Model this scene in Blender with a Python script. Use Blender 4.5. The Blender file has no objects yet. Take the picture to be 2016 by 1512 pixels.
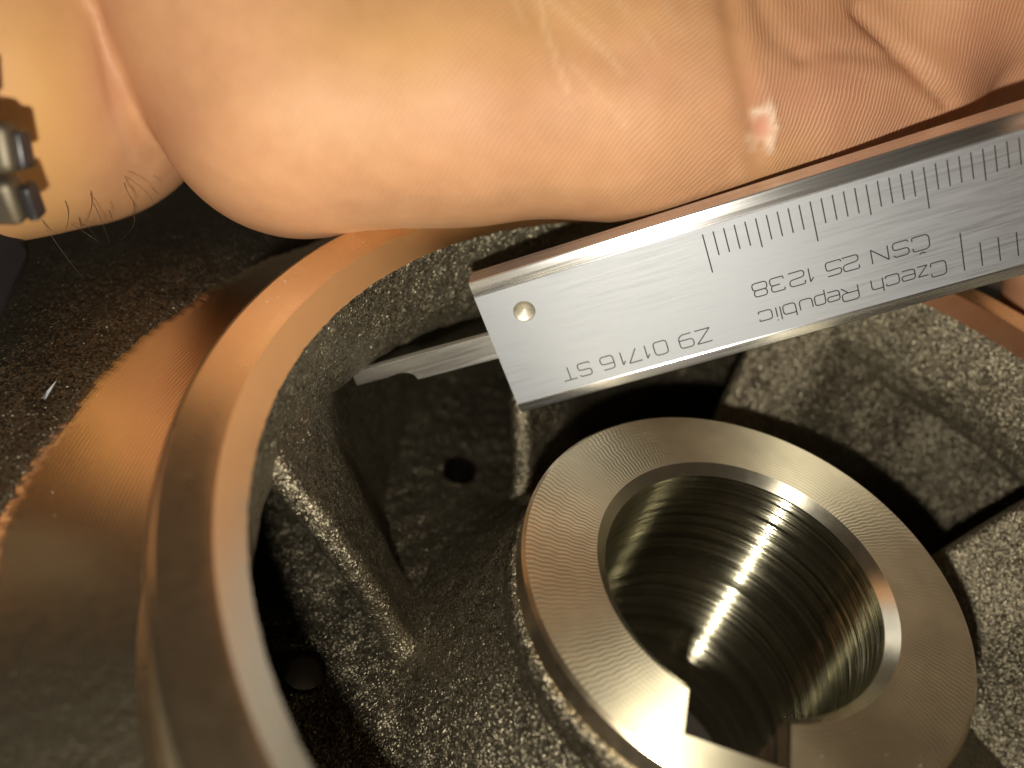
import bpy, math, random
import numpy as np
from mathutils import Matrix, Vector

# ------------------------------------------------------------------ units: 1 BU = 1 m, numbers below are in mm
MM = 0.001
F = 1740.0                                   # focal length of the phone lens, in photo pixels (2016 wide)
E1 = np.array([0.98192037, 0.14259133, 0.12449937])     # world x, y, z axes seen from the camera (x right, y down, z forward)
E2 = np.array([0.0, -0.65770226, 0.75327799])
N3 = np.array([0.18929443, -0.73965901, -0.64581125])
CS = np.array([21.28261578, 17.33678311, 79.62101188])  # centre of the hub face in camera coordinates
M3 = np.array([E1, E2, N3])


def c2w(p):                                  # camera frame (mm) -> world (mm)
    return (np.asarray(p, float) - CS) @ M3.T


def w2c(p):
    return np.asarray(p, float) @ M3 + CS


CAMW = c2w([0, 0, 0])
scene = bpy.context.scene
COL = scene.collection

# ------------------------------------------------------------------ camera
cd = bpy.data.cameras.new('camera')
cam = bpy.data.objects.new('camera', cd)
COL.objects.link(cam)
cd.sensor_width = 36.0
cd.lens = 36.0 * F / 2016.0
cd.clip_start = 0.002
cd.clip_end = 10.0
rx, ry, rz = M3 @ np.array([1, 0, 0]), M3 @ np.array([0, -1, 0]), M3 @ np.array([0, 0, -1])
cam.matrix_world = Matrix(((rx[0], ry[0], rz[0], CAMW[0] * MM), (rx[1], ry[1], rz[1], CAMW[1] * MM),
                           (rx[2], ry[2], rz[2], CAMW[2] * MM), (0, 0, 0, 1)))
cd.dof.use_dof = True
cd.dof.focus_distance = 84.5 * MM
cd.dof.aperture_fstop = cd.lens / 1.95
scene.camera = cam

# ------------------------------------------------------------------ light: a dark room, and the phone's small flash beside the lens
world = bpy.data.worlds.new('World')
scene.world = world
world.use_nodes = True
bg = world.node_tree.nodes['Background']
bg.inputs[0].default_value = (1.0, 0.80, 0.56, 1)
bg.inputs[1].default_value = 0.035
ld = bpy.data.lights.new('phone_flash', 'POINT')
ld.energy = 0.46
ld.color = (1.0, 0.92, 0.77)
ld.shadow_soft_size = 1.6 * MM
lo = bpy.data.objects.new('phone_flash', ld)
lo.location = [v * MM for v in c2w([-1.8, 14.5, 0.0])]
COL.objects.link(lo)
scene.view_settings.view_transform = 'Standard'
scene.view_settings.look = 'None'
scene.view_settings.exposure = 0.0
scene.view_settings.gamma = 1.0
scene.cycles.sample_clamp_indirect = 4.0
scene.cycles.max_bounces = 8


# ------------------------------------------------------------------ helpers
def link_mesh(name, verts, faces, mat, parent=None, smooth=True, sharp=None, attrs=None):
    me = bpy.data.meshes.new(name)
    v = np.asarray(verts, np.float32) * MM
    if isinstance(faces, np.ndarray):
        k = faces.shape[1]
        me.vertices.add(len(v))
        me.vertices.foreach_set('co', v.ravel())
        me.loops.add(faces.size)
        me.loops.foreach_set('vertex_index', faces.astype(np.int32).ravel())
        me.polygons.add(len(faces))
        me.polygons.foreach_set('loop_start', np.arange(0, faces.size, k, dtype=np.int32))
        me.update(calc_edges=True)
    else:
        me.from_pydata(v.tolist(), [], faces)
        me.update()
    me.validate()
    if attrs:
        for nme, arr in attrs.items():
            a = me.attributes.new(nme, 'FLOAT', 'POINT')
            a.data.foreach_set('value', np.asarray(arr, np.float32))
    me.polygons.foreach_set('use_smooth', [smooth] * len(me.polygons))
    if sharp:
        me.set_sharp_from_angle(angle=math.radians(sharp))
    me.materials.append(mat)
    o = bpy.data.objects.new(name, me)
    COL.objects.link(o)
    if parent is not None:
        o.parent = parent
        o.matrix_parent_inverse = parent.matrix_basis.inverted()
    return o


def thing(name, label, cat, loc, group=None):
    o = bpy.data.objects.new(name, None)
    o.location = [x * MM for x in loc]
    o.empty_display_size = 0.005
    COL.objects.link(o)
    o['label'] = label
    o['category'] = cat
    if group:
        o['group'] = group
    return o


def grid_faces(nu, nv, wrap_u=False, flip=False):
    iu = np.arange(nu if wrap_u else nu - 1)
    iv = np.arange(nv - 1)
    a, b = np.meshgrid(iu, iv, indexing='ij')
    a2 = (a + 1) % nu
    f = np.stack([a * nv + b, a2 * nv + b, a2 * nv + b + 1, a * nv + b + 1], -1).reshape(-1, 4)
    return f[:, ::-1].copy() if flip else f


def resample(pts, step):
    pts = np.asarray(pts, float)
    d = np.r_[0, np.cumsum(np.linalg.norm(np.diff(pts, axis=0), axis=1))]
    n = max(2, int(d[-1] / step) + 1)
    s = np.unique(np.r_[np.linspace(0, d[-1], n), d])
    return np.stack([np.interp(s, d, pts[:, k]) for k in range(pts.shape[1])], 1)


_rs = np.random.RandomState(7)
_K = [(_rs.normal(size=3), _rs.rand() * 6.28) for _ in range(40)]


def lump(P, wl, seed=0):                     # cheap smooth noise, about -1..1, wavelength in mm
    P = np.asarray(P, float)
    out = np.zeros(P.shape[:-1])
    for i in range(10):
        k, ph = _K[(i + seed * 7) % 40]
        k = k / np.linalg.norm(k) * 2 * math.pi / (wl * (0.7 + 0.06 * i))
        out += np.sin(P @ k + ph)
    return out / 4.0


def on_plane(px, py, h):                     # photo pixel -> world point on the plane z = h
    d = M3 @ np.array([(px - 1008) / F, (py - 756) / F, 1.0])
    t = (h - CAMW[2]) / d[2]
    return CAMW + d * t


# ------------------------------------------------------------------ materials
class NT:
    def __init__(self, name):
        self.m = bpy.data.materials.new(name)
        self.m.use_nodes = True
        self.t = self.m.node_tree
        self.t.nodes.clear()
        self.out = self.n('ShaderNodeOutputMaterial')
        self.p = self.n('ShaderNodeBsdfPrincipled')
        self.l(self.p.outputs[0], self.out.inputs[0])

    def n(self, kind, **kw):
        nd = self.t.nodes.new(kind)
        for k, v in kw.items():
            if k.startswith('i_'):
                nd.inputs[k[2:].replace('_', ' ')].default_value = v
            else:
                setattr(nd, k, v)
        return nd

    def l(self, a, b):
        self.t.links.new(a, b)

    def set(self, **kw):
        for k, v in kw.items():
            self.p.inputs[k.replace('_', ' ')].default_value = v

    def obj(self):
        return self.n('ShaderNodeTexCoord').outputs['Object']

    def math(self, op, a, b=None, c=None):
        nd = self.n('ShaderNodeMath', operation=op)
        for i, x in enumerate((a, b, c)):
            if x is None:
                continue
            if isinstance(x, (int, float)):
                nd.inputs[i].default_value = x
            else:
                self.l(x, nd.inputs[i])
        return nd.outputs[0]

    def noise(self, vec, scale, detail=2.0, rough=0.5, dist=0.0):
        nd = self.n('ShaderNodeTexNoise')
        nd.inputs['Scale'].default_value = scale
        nd.inputs['Detail'].default_value = detail
        nd.inputs['Roughness'].default_value = rough
        nd.inputs['Distortion'].default_value = dist
        if vec is not None:
            self.l(vec, nd.inputs['Vector'])
        return nd.outputs[0]

    def ramp(self, fac, stops):
        nd = self.n('ShaderNodeValToRGB')
        cr = nd.color_ramp
        while len(cr.elements) < len(stops):
            cr.elements.new(0.5)
        for e, (p, c) in zip(cr.elements, stops):
            e.position = p
            e.color = (c, c, c, 1) if isinstance(c, (int, float)) else (*c, 1)
        self.l(fac, nd.inputs[0])
        return nd.outputs[0]

    def mix(self, fac, a, b, blend='MIX'):
        nd = self.n('ShaderNodeMix', data_type='RGBA', blend_type=blend)
        for sock, x in ((nd.inputs[0], fac), (nd.inputs[6], a), (nd.inputs[7], b)):
            if isinstance(x, (int, float)):
                sock.default_value = x
            elif isinstance(x, tuple):
                sock.default_value = (*x, 1)
            else:
                self.l(x, sock)
        return nd.outputs[2]

    def bump(self, height, dist_mm, strength=1.0, normal=None):
        nd = self.n('ShaderNodeBump')
        nd.inputs['Strength'].default_value = strength
        nd.inputs['Distance'].default_value = dist_mm * MM
        self.l(height, nd.inputs['Height'])
        if normal is not None:
            self.l(normal, nd.inputs['Normal'])
        return nd.outputs[0]

    def attr(self, name):
        return self.n('ShaderNodeAttribute', attribute_name=name).outputs['Fac']


def cast_iron(name, base, grain=0.46, rough=0.42, amp=0.16, metal=0.9, facet=0.80):
    """Sand-cast iron: every sand grain has left a pit, the metal between them glints."""
    m = NT(name)
    v = m.obj()
    vo = m.n('ShaderNodeTexVoronoi', feature='SMOOTH_F1')
    vo.inputs['Scale'].default_value = 1000.0 / grain
    vo.inputs['Smoothness'].default_value = 0.5
    m.l(v, vo.inputs['Vector'])
    fine = m.noise(v, 1000.0 / (grain * 0.8), 3.0, 0.6)
    mid = m.noise(v, 1000.0 / (grain * 4.0), 2.0, 0.5)
    h = m.math('ADD', m.math('MULTIPLY', vo.outputs['Distance'], 0.6), m.math('MULTIPLY', fine, 0.9))
    h = m.math('ADD', h, m.math('MULTIPLY', mid, 0.8))
    big = m.noise(v, 120.0, 3.0, 0.6)
    tone = m.mix(m.ramp(big, [(0.35, 0.0), (0.7, 1.0)]), base, tuple(c * 1.35 for c in base))
    tone = m.mix(m.ramp(fine, [(0.40, 0.0), (0.70, 1.0)]), m.mix(1.0, tone, (0.55, 0.52, 0.48), 'MULTIPLY'), tone)
    m.l(tone, m.p.inputs['Base Color'])
    m.l(m.ramp(mid, [(0.3, rough - 0.07), (0.7, rough + 0.10)]), m.p.inputs['Roughness'])
    m.set(Metallic=metal)
    # each grain is a small facet with a tilt of its own
    nrm = m.bump(h, amp, 1.0)
    for sc, k in ((1000.0 / (grain * 0.62), facet), (1000.0 / (grain * 1.3), facet * 0.33)):
        fv = m.n('ShaderNodeTexVoronoi', feature='F1')
        fv.inputs['Scale'].default_value = sc
        m.l(v, fv.inputs['Vector'])
        sb = m.n('ShaderNodeVectorMath', operation='SUBTRACT')
        m.l(fv.outputs['Color'], sb.inputs[0])
        sb.inputs[1].default_value = (0.5, 0.5, 0.5)
        ma = m.n('ShaderNodeVectorMath', operation='MULTIPLY_ADD')
        m.l(sb.outputs[0], ma.inputs[0])
        ma.inputs[1].default_value = (k, k, k)
        m.l(nrm, ma.inputs[2])
        nz = m.n('ShaderNodeVectorMath', operation='NORMALIZE')
        m.l(ma.outputs[0], nz.inputs[0])
        nrm = nz.outputs[0]
    m.l(nrm, m.p.inputs['Normal'])
    return m.m


def polar(m):
    sx = m.n('ShaderNodeSeparateXYZ')
    m.l(m.obj(), sx.inputs[0])
    x, y, z = sx.outputs
    r = m.math('SQRT', m.math('ADD', m.math('MULTIPLY', x, x), m.math('MULTIPLY', y, y)))
    th = m.math('ARCTAN2', y, x)
    cb = m.n('ShaderNodeCombineXYZ')
    m.l(m.math('MULTIPLY', y, -1.0), cb.inputs[0])
    m.l(x, cb.inputs[1])
    nv = m.n('ShaderNodeVectorMath', operation='NORMALIZE')
    m.l(cb.outputs[0], nv.inputs[0])
    return r, th, z, nv.outputs[0]


def turned(name, base, rough, aniso, pitch, amp, irregular=0.0, spots=0.2, bore=False):
    """Lathe-turned steel: fine grooves running round the axis."""
    m = NT(name)
    r, th, z, tan = polar(m)
    q = z if bore else m.math('ADD', r, z)
    cb = m.n('ShaderNodeCombineXYZ')
    m.l(m.math('MULTIPLY', q, 1000.0 / (pitch * 1.6)), cb.inputs[0])
    m.l(m.math('MULTIPLY', th, 0.08 if bore else 1.3), cb.inputs[1])
    irr = m.noise(cb.outputs[0], 1.0, 1.0, 0.5)
    if bore:
        wide = m.noise(cb.outputs[0], 0.22, 1.0, 0.5)
        irr = m.math('ADD', m.math('MULTIPLY', irr, 0.7), m.math('MULTIPLY', wide, 0.3))
    wob = m.noise(m.obj(), 160.0, 1.0)
    ph = m.math('ADD', m.math('MULTIPLY', q, 1000.0 * 2 * math.pi / pitch), m.math('MULTIPLY', wob, 0.3 if bore else 2.5))
    h = m.math('MULTIPLY', m.math('SINE', ph), 0.5 * (1.0 - irregular))
    h = m.math('ADD', h, m.math('MULTIPLY', irr, 0.5 + 2.0 * irregular))
    big = m.noise(m.obj(), 90.0, 3.0, 0.6)
    dirt = m.ramp(big, [(0.35, 1.0 - spots), (0.65, 1.0)])
    tone = m.mix(1.0, base, dirt, 'MULTIPLY')
    if bore:
        tone = m.mix(1.0, tone, m.ramp(irr, [(0.40, 0.45), (0.58, 1.0)]), 'MULTIPLY')
    m.l(tone, m.p.inputs['Base Color'])
    m.l(m.ramp(m.noise(m.obj(), 900.0, 3.0), [(0.3, rough * 0.93), (0.7, rough * 1.07)]), m.p.inputs['Roughness'])
    m.set(Metallic=1.0, Anisotropic=aniso, Anisotropic_Rotation=0.25)
    m.l(tan, m.p.inputs['Tangent'])
    if not bore:
        m.l(m.bump(h, amp, 1.0), m.p.inputs['Normal'])
    else:
        tl = None
        for fr, k in ((1 / 0.05, 5.6), (1 / 0.36, 0.9), (1 / 1.1, 0.2)):
            cz = m.n('ShaderNodeCombineXYZ')
            m.l(m.math('MULTIPLY', q, 1000.0 * fr), cz.inputs[0])
            m.l(m.math('MULTIPLY', th, 0.6), cz.inputs[1])
            t1 = m.math('MULTIPLY', m.math('SUBTRACT', m.noise(cz.outputs[0], 1.0, 0.0), 0.5), k)
            tl = t1 if tl is None else m.math('ADD', tl, t1)
        up = m.n('ShaderNodeCombineXYZ')
        m.l(tl, up.inputs[2])
        ad = m.n('ShaderNodeVectorMath', operation='ADD')
        m.l(m.n('ShaderNodeNewGeometry').outputs['Normal'], ad.inputs[0])
        m.l(up.outputs[0], ad.inputs[1])
        nz = m.n('ShaderNodeVectorMath', operation='NORMALIZE')
        m.l(ad.outputs[0], nz.inputs[0])
        m.l(nz.outputs[0], m.p.inputs['Normal'])
    return m.m


def chatter(name, base, rough):
    """Facing cut on the hub: grooves crossed by the chatter of the tool, like the lines of a fingerprint."""
    m = NT(name)
    r, th, z, tan = polar(m)
    wob = m.noise(m.obj(), 260.0, 2.0)
    wob2 = m.noise(m.obj(), 900.0, 2.0)
    ph1 = m.math('ADD', m.math('MULTIPLY', r, 1000 * 2 * math.pi / 0.42), m.math('MULTIPLY', wob, 7.0))
    # chatter marks: lobes that lag from one turn to the next
    lag = m.math('MULTIPLY', m.math('SINE', m.math('MULTIPLY', r, 1000 * 2 * math.pi / 1.5)), 0.8)
    ph2 = m.math('ADD', m.math('MULTIPLY', th, 250.0), m.math('MULTIPLY', r, 1000 * 2 * math.pi / 2.4))
    ph2 = m.math('ADD', m.math('ADD', ph2, lag), m.math('MULTIPLY', wob2, 3.0))
    s1 = m.math('SINE', ph1)
    s2 = m.math('SINE', ph2)
    sel = m.math('MULTIPLY', m.math('SINE', m.math('ADD', m.math('MULTIPLY', th, 2.0), -1.2)), 0.5)
    sel = m.math('ADD', sel, m.noise(m.obj(), 60.0, 1.0))
    nd = m.ramp(sel, [(0.35, 0.0), (0.75, 1.0)])
    h = m.math('ADD', m.math('MULTIPLY', s1, nd), m.math('MULTIPLY', s2, m.math('SUBTRACT', 1.0, nd)))
    big = m.noise(m.obj(), 110.0, 3.0, 0.6)
    tone = m.mix(m.ramp(big, [(0.4, 0.0), (0.65, 1.0)]), tuple(c * 0.80 for c in base), base)
    m.l(tone, m.p.inputs['Base Color'])
    m.set(Metallic=1.0, Roughness=rough, Anisotropic=0.8, Anisotropic_Rotation=0.25)
    m.l(tan, m.p.inputs['Tangent'])
    m.l(m.bump(h, 0.012, 1.0), m.p.inputs['Normal'])
    return m.m


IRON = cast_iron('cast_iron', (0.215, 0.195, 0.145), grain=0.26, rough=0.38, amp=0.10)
IRON_WALL_LIT = cast_iron('cast_iron_throat_lit', (0.28, 0.255, 0.19), grain=0.28, rough=0.40, amp=0.10, metal=0.75, facet=1.05)  # same iron, base colour lightened to paint in the light on the throat wall
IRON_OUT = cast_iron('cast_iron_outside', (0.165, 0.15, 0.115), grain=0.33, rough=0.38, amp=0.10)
TURNED = turned('turned_steel', (0.90, 0.76, 0.55), 0.29, 0.55, 0.36, 0.003, spots=0.06)
TURNED_FACE = turned('turned_shoulder', (0.90, 0.75, 0.54), 0.25, 0.4, 0.34, 0.006, spots=0.06)


def fade_to_cast(mat):
    """Towards the near side the facing cut runs out and the sand-cast skin is left standing."""
    m = NT.__new__(NT)
    m.m, m.t = mat, mat.node_tree
    m.out = [n for n in m.t.nodes if n.type == 'OUTPUT_MATERIAL'][0]
    p1 = [n for n in m.t.nodes if n.type == 'BSDF_PRINCIPLED'][0]
    m.p = m.n('ShaderNodeBsdfPrincipled')
    r, th, z, tan = polar(m)
    v = m.obj()
    g = m.noise(v, 2600.0, 2.0, 0.6)
    g2 = m.noise(v, 700.0, 2.0, 0.5)
    m.set(Base_Color=(0.06, 0.052, 0.036, 1), Metallic=0.8, Roughness=0.46)
    m.l(m.bump(m.math('ADD', g, g2), 0.16, 1.0), m.p.inputs['Normal'])
    k = m.math('ADD', th, m.math('MULTIPLY', m.math('SUBTRACT', g2, 0.5), 0.22))
    k = m.math('ADD', k, m.math('MULTIPLY', m.math('SUBTRACT', g, 0.5), 0.10))
    a = m.n('ShaderNodeMapRange', interpolation_type='SMOOTHSTEP')
    a.inputs['From Min'].default_value = -2.985
    a.inputs['From Max'].default_value = -2.80
    m.l(k, a.inputs['Value'])
    neg = m.math('LESS_THAN', th, 0.0)
    mx = m.n('ShaderNodeMixShader')
    m.l(m.math('MULTIPLY', a.outputs[0], neg), mx.inputs[0])
    m.l(p1.outputs[0], mx.inputs[1])
    m.l(m.p.outputs[0], mx.inputs[2])
    m.l(mx.outputs[0], m.out.inputs[0])


fade_to_cast(TURNED_FACE)
BORE = turned('bored_steel', (0.54, 0.515, 0.38), 0.19, 0.8, 0.34, 0.05, irregular=0.8, spots=0.0, bore=True)
CHAMF = turned('chamfer_steel', (0.82, 0.78, 0.64), 0.25, 0.6, 0.2, 0.002)
_d = NT('drilled_steel')
_d.set(Base_Color=(0.30, 0.27, 0.22, 1), Metallic=1.0, Roughness=0.22)
DRILL = _d.m
HUBFACE = chatter('faced_steel', (0.93, 0.88, 0.66), 0.56)
RINGCH = turned('ring_chamfer_steel', (0.84, 0.78, 0.62), 0.24, 0.5, 0.35, 0.003, spots=0.05)


# ------------------------------------------------------------------ impeller
imp = thing('impeller', 'dark cast iron pump impeller with machined hub, keyed bore and bright wear ring', 'impeller', (0, 0, -34))


def revolve(name, prof, mat, nth=720, sharp=30, lump_amp=0.0, lump_wl=3.0, th0=0.0, th1=2 * math.pi, step=0.6, seed=0, fn=None, flip=False, parent=imp):
    prof = resample(prof, step)
    full = abs(th1 - th0 - 2 * math.pi) < 1e-6
    th = np.linspace(th0, th1, nth, endpoint=not full)
    Rr, T = np.meshgrid(prof[:, 0], th)
    Z = np.broadcast_to(prof[:, 1], Rr.shape).copy()
    R2 = Rr.copy()
    if fn:
        R2, Z = fn(R2, Z, T)
    P = np.stack([R2 * np.cos(T), R2 * np.sin(T), Z], -1)
    if lump_amp:
        d = lump(P, lump_wl, seed) * lump_amp + lump(P, lump_wl * 3.1, seed + 1) * lump_amp * 1.6
        P[..., 2] += d
        P[..., 0] += d * 0.6 * np.cos(T)
        P[..., 1] += d * 0.6 * np.sin(T)
    return link_mesh(name, P.reshape(-1, 3), grid_faces(nth, len(prof), full, flip), mat, parent, True, sharp)


def floor_z(r):
    return np.interp(r, [20.9, 21.6, 22.4, 24, 27, 29.5, 34, 38.5, 50, 90], [-6.6, -8.0, -9.4, -12, -16.5, -19.5, -22.4, -24, -26, -30])


def under_z(r):
    return np.interp(r, [44, 46.5, 50, 60, 90], [-3.4, -4.6, -5.4, -8.0, -15.0])


# front shroud: throat wall, lip, underside, rim and rough outer face, one casting
AZ_END = math.radians(193.5)


def shroud_fn(R, Z, T):
    a = np.mod(T, 2 * math.pi)
    raw = np.clip((a - AZ_END) / 0.025, 0, 1) * np.clip((math.radians(300) - a) / 0.05, 0, 1)
    top = (Z > -1.5) & (R > 49.2)
    Z = np.where(top, Z - raw * 0.0, Z)
    return R, Z


shroud_prof = [(44.4, 9.9), (44.4, 8), (44.4, 4), (44.5, 0.5), (44.8, -1.2), (45.3, -2.6), (46.0, -3.7), (46.9, -4.7), (50, -5.4), (60, -8.0),
               (90, -15.0), (104, -18), (105, -17), (105, -13), (104, -12), (95, -7.5), (85, -4.2), (75, -1.8), (68, -0.45), (63.2, -0.12), (62.2, -0.5), (58, -0.6), (49.3, -0.6)]
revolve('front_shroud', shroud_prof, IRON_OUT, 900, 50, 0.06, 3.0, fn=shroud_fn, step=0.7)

# throat lining: the same casting seen from inside, finer grid
revolve('throat_wall', [(43.9, 9.7), (43.5, 9.1), (43.3, 7.5), (42.95, 4), (42.95, 1.6), (43.3, -0.2), (43.7, -1.2), (44.25, -2.5), (45.2, -3.6), (46.4, -4.5)], IRON_WALL_LIT, 900, 60, 0.10, 2.6, step=0.4, seed=2)

# machined shoulder beside the ring, with a ragged outer edge where the cut runs out into the casting
nth = 2600
thv = np.linspace(math.radians(-60), math.radians(300), nth)
rag = 62.85 + 0.16 * np.sin(thv * 190) * np.sin(thv * 71 + 1) + np.random.RandomState(3).normal(0, 0.05, nth) + 0.25 * np.sin(thv * 33) * np.sin(thv * 11)
prof_t = np.linspace(0, 1, 18)
PP = []
for i, t in enumerate(thv):
    rr = 50.3 + (rag[i] - 50.3) * prof_t
    PP.append(np.stack([rr * np.cos(t), rr * np.sin(t), np.where(prof_t < 1, 0.02, -0.3)], 1))
link_mesh('machined_shoulder', np.array(PP).reshape(-1, 3), grid_faces(nth, 18, False, True), TURNED_FACE, imp, True, 50)

# wear ring: neck, top face, inner chamfer
ringo = revolve('wear_ring', [(50.9, 0.05), (50.0, 0.25), (49.6, 0.9), (49.6, 10.7), (49.45, 11.15), (49.0, 11.5), (45.5, 11.53), (45.35, 11.49)], TURNED, 720, 35, step=1.2)


def cham_fn(R, Z, T):
    w = (np.sin(T * 67) * np.sin(T * 23 + 1) * 0.03 + np.sin(T * 191) * np.sin(T * 41) * 0.025) * (R < 43.6)
    return R + w, Z + 0.6 * w


revolve('ring_chamfer', [(45.35, 11.49), (43.5, 10.02), (43.2, 9.78)], RINGCH, 1200, 50, step=0.5, fn=cham_fn, parent=ringo)

# back plate with seven balance holes
HOLES = [math.radians(180 - 51.43 * k) for k in range(7)]
nr, nt = 210, 1000
rv = np.concatenate([np.linspace(20.95, 30, 40), np.linspace(30.2, 48, 90), np.linspace(48.4, 90, 80)])
tv = np.linspace(0, 2 * math.pi, nt, endpoint=False)
T, R = np.meshgrid(tv, rv, indexing='ij')
X, Y = R * np.cos(T), R * np.sin(T)
Z = floor_z(R)
P = np.stack([X, Y, Z], -1)
Z = Z + lump(P, 3.0, 3) * 0.10 + lump(P, 9.0, 1) * 0.16
for a in HOLES:
    hx, hy = 38.6 * math.cos(a), 38.6 * math.sin(a)
    d = np.hypot(X - hx, Y - hy)
    near = np.abs(d - 2.1) < 0.16
    k = np.where(near, 2.1 / np.maximum(d, 1e-6), 1.0)
    X = hx + (X - hx) * k
    Y = hy + (Y - hy) * k
    hole = d < 1.94
    HM = hole if a == HOLES[0] else HM | hole
gf = grid_faces(nt, len(rv), True, True)
gf = gf[~HM.reshape(-1)[gf].any(1)]
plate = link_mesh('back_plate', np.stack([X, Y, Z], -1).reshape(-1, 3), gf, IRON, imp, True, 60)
for a in HOLES:
    t = np.linspace(0, 2 * math.pi, 40, endpoint=False)
    hx, hy = 38.6 * math.cos(a), 38.6 * math.sin(a)
    V = np.array([[hx + r * math.cos(q), hy + r * math.sin(q), z] for q in t for r, z in ((2.22, -23.3), (2.12, -23.9), (2.1, -24.6), (2.1, -30), (2.1, -36))])
    link_mesh('balance_hole', V, grid_faces(40, 5, True), DRILL, plate, True, 50)

# vanes: leading edge leans in from the throat to the hub, the blade trails clockwise
VANES = [178.0, 124.5, 78.5, 26.5, -27.5, -79.0, -130.5]


def vane(az0):
    na, nb = 70, 30
    a = np.linspace(0, 1, na) ** 1.3
    b = np.r_[np.linspace(-0.04, 1.0, nb - 6), np.linspace(1.0, 1.3, 7)[1:]]
    A, B = np.meshgrid(a, b, indexing='ij')
    rf = np.interp(A, [0, 0.12, 0.4, 1], [29.2, 31.5, 48, 86])
    af = np.interp(A, [0, 0.12, 0.4, 1], [0, -14, -41, -95])
    rs = np.interp(A, [0, 0.15, 0.3, 0.42, 0.55, 1], [43.2, 43.8, 46.4, 50.5, 55, 86])
    as_ = np.interp(A, [0, 0.4, 0.55, 1], [-4, -30, -48, -98])
    rr = rf + (rs - rf) * B
    zt = np.where(A < 0.4, np.interp(A, [0, 0.15, 0.3, 0.4], [1.6, 1.6, -3.7, -5.2]), under_z(rs) + 0.3)
    zz = floor_z(rf) + (zt - floor_z(rf)) * B
    aa = np.radians(az0 + af + (as_ - af) * B)
    # belly of the blade
    rr = rr + 1.6 * np.sin(np.pi * np.clip(B, 0, 1)) * np.exp(-A * 6) * -0.6
    up = np.clip(B - 1, 0, 1)                 # above the lip the blade melts into the throat wall
    rr = np.where(B > 1, rs + up * 9, rr)
    zz = np.where(B > 1, zt + up * np.interp(A, [0, 0.1, 0.24], [5, 9, 2]), zz)
    M = np.stack([rr * np.cos(aa), rr * np.sin(aa), zz], -1)
    for _ in range(3):                        # ease the kinks of the guide curves
        M[1:-1] = 0.25 * M[:-2] + 0.5 * M[1:-1] + 0.25 * M[2:]
    Ta = np.gradient(M, axis=0)
    Ta /= np.linalg.norm(Ta, axis=-1, keepdims=True)
    Tb = np.gradient(M, axis=1)
    Nn = np.cross(Ta, Tb)
    Nn /= np.linalg.norm(Nn, axis=-1, keepdims=True)
    th = (1.35 + 1.0 * A + 0.7 * np.exp(-np.clip(B, 0, 2) / 0.05))[..., None]
    side1 = (M + Nn * th)[::-1]
    side2 = M - Nn * th
    nose = [M[0] + th[0] * (np.cos(f) * Nn[0] - 0.9 * np.sin(f) * Ta[0]) for f in np.linspace(0, math.pi, 11)[1:-1]]
    G = np.concatenate([side1, np.array(nose), side2], 0)
    G = G + (lump(G, 3.2, 4) * 0.10)[..., None] * np.array([0.6, 0.5, 0.6])
    return G.reshape(-1, 3), grid_faces(G.shape[0], nb)


for az in VANES:
    v, f = vane(az)
    link_mesh('vane', v, f, IRON, imp, True, 70)

# hub: keyed bore
KW, KD = 4.15, 17.3
ka = on_plane(1355, 1348, 0)
kb = on_plane(1561, 1421, 0)
KAZ = math.atan2(ka[1] + kb[1], ka[0] + kb[0])


def key_outline(r, n=240):
    e = math.asin(KW / r)
    arc = np.linspace(e, 2 * math.pi - e, n)
    pts = [(r * math.cos(t), r * math.sin(t)) for t in arc]
    y0 = math.sqrt(r * r - KW * KW)
    s = np.linspace(0, 1, 8)[1:]
    pts += [(y0 + (KD - y0) * q, -KW) for q in s]
    pts += [(KD, -KW + 2 * KW * q) for q in np.linspace(0, 1, 12)[1:]]
    pts += [(KD + (y0 - KD) * q, KW) for q in s[:-1]]
    p = np.array(pts)
    c, si = math.cos(KAZ), math.sin(KAZ)
    return np.stack([p[:, 0] * c - p[:, 1] * si, p[:, 0] * si + p[:, 1] * c], 1)


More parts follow.
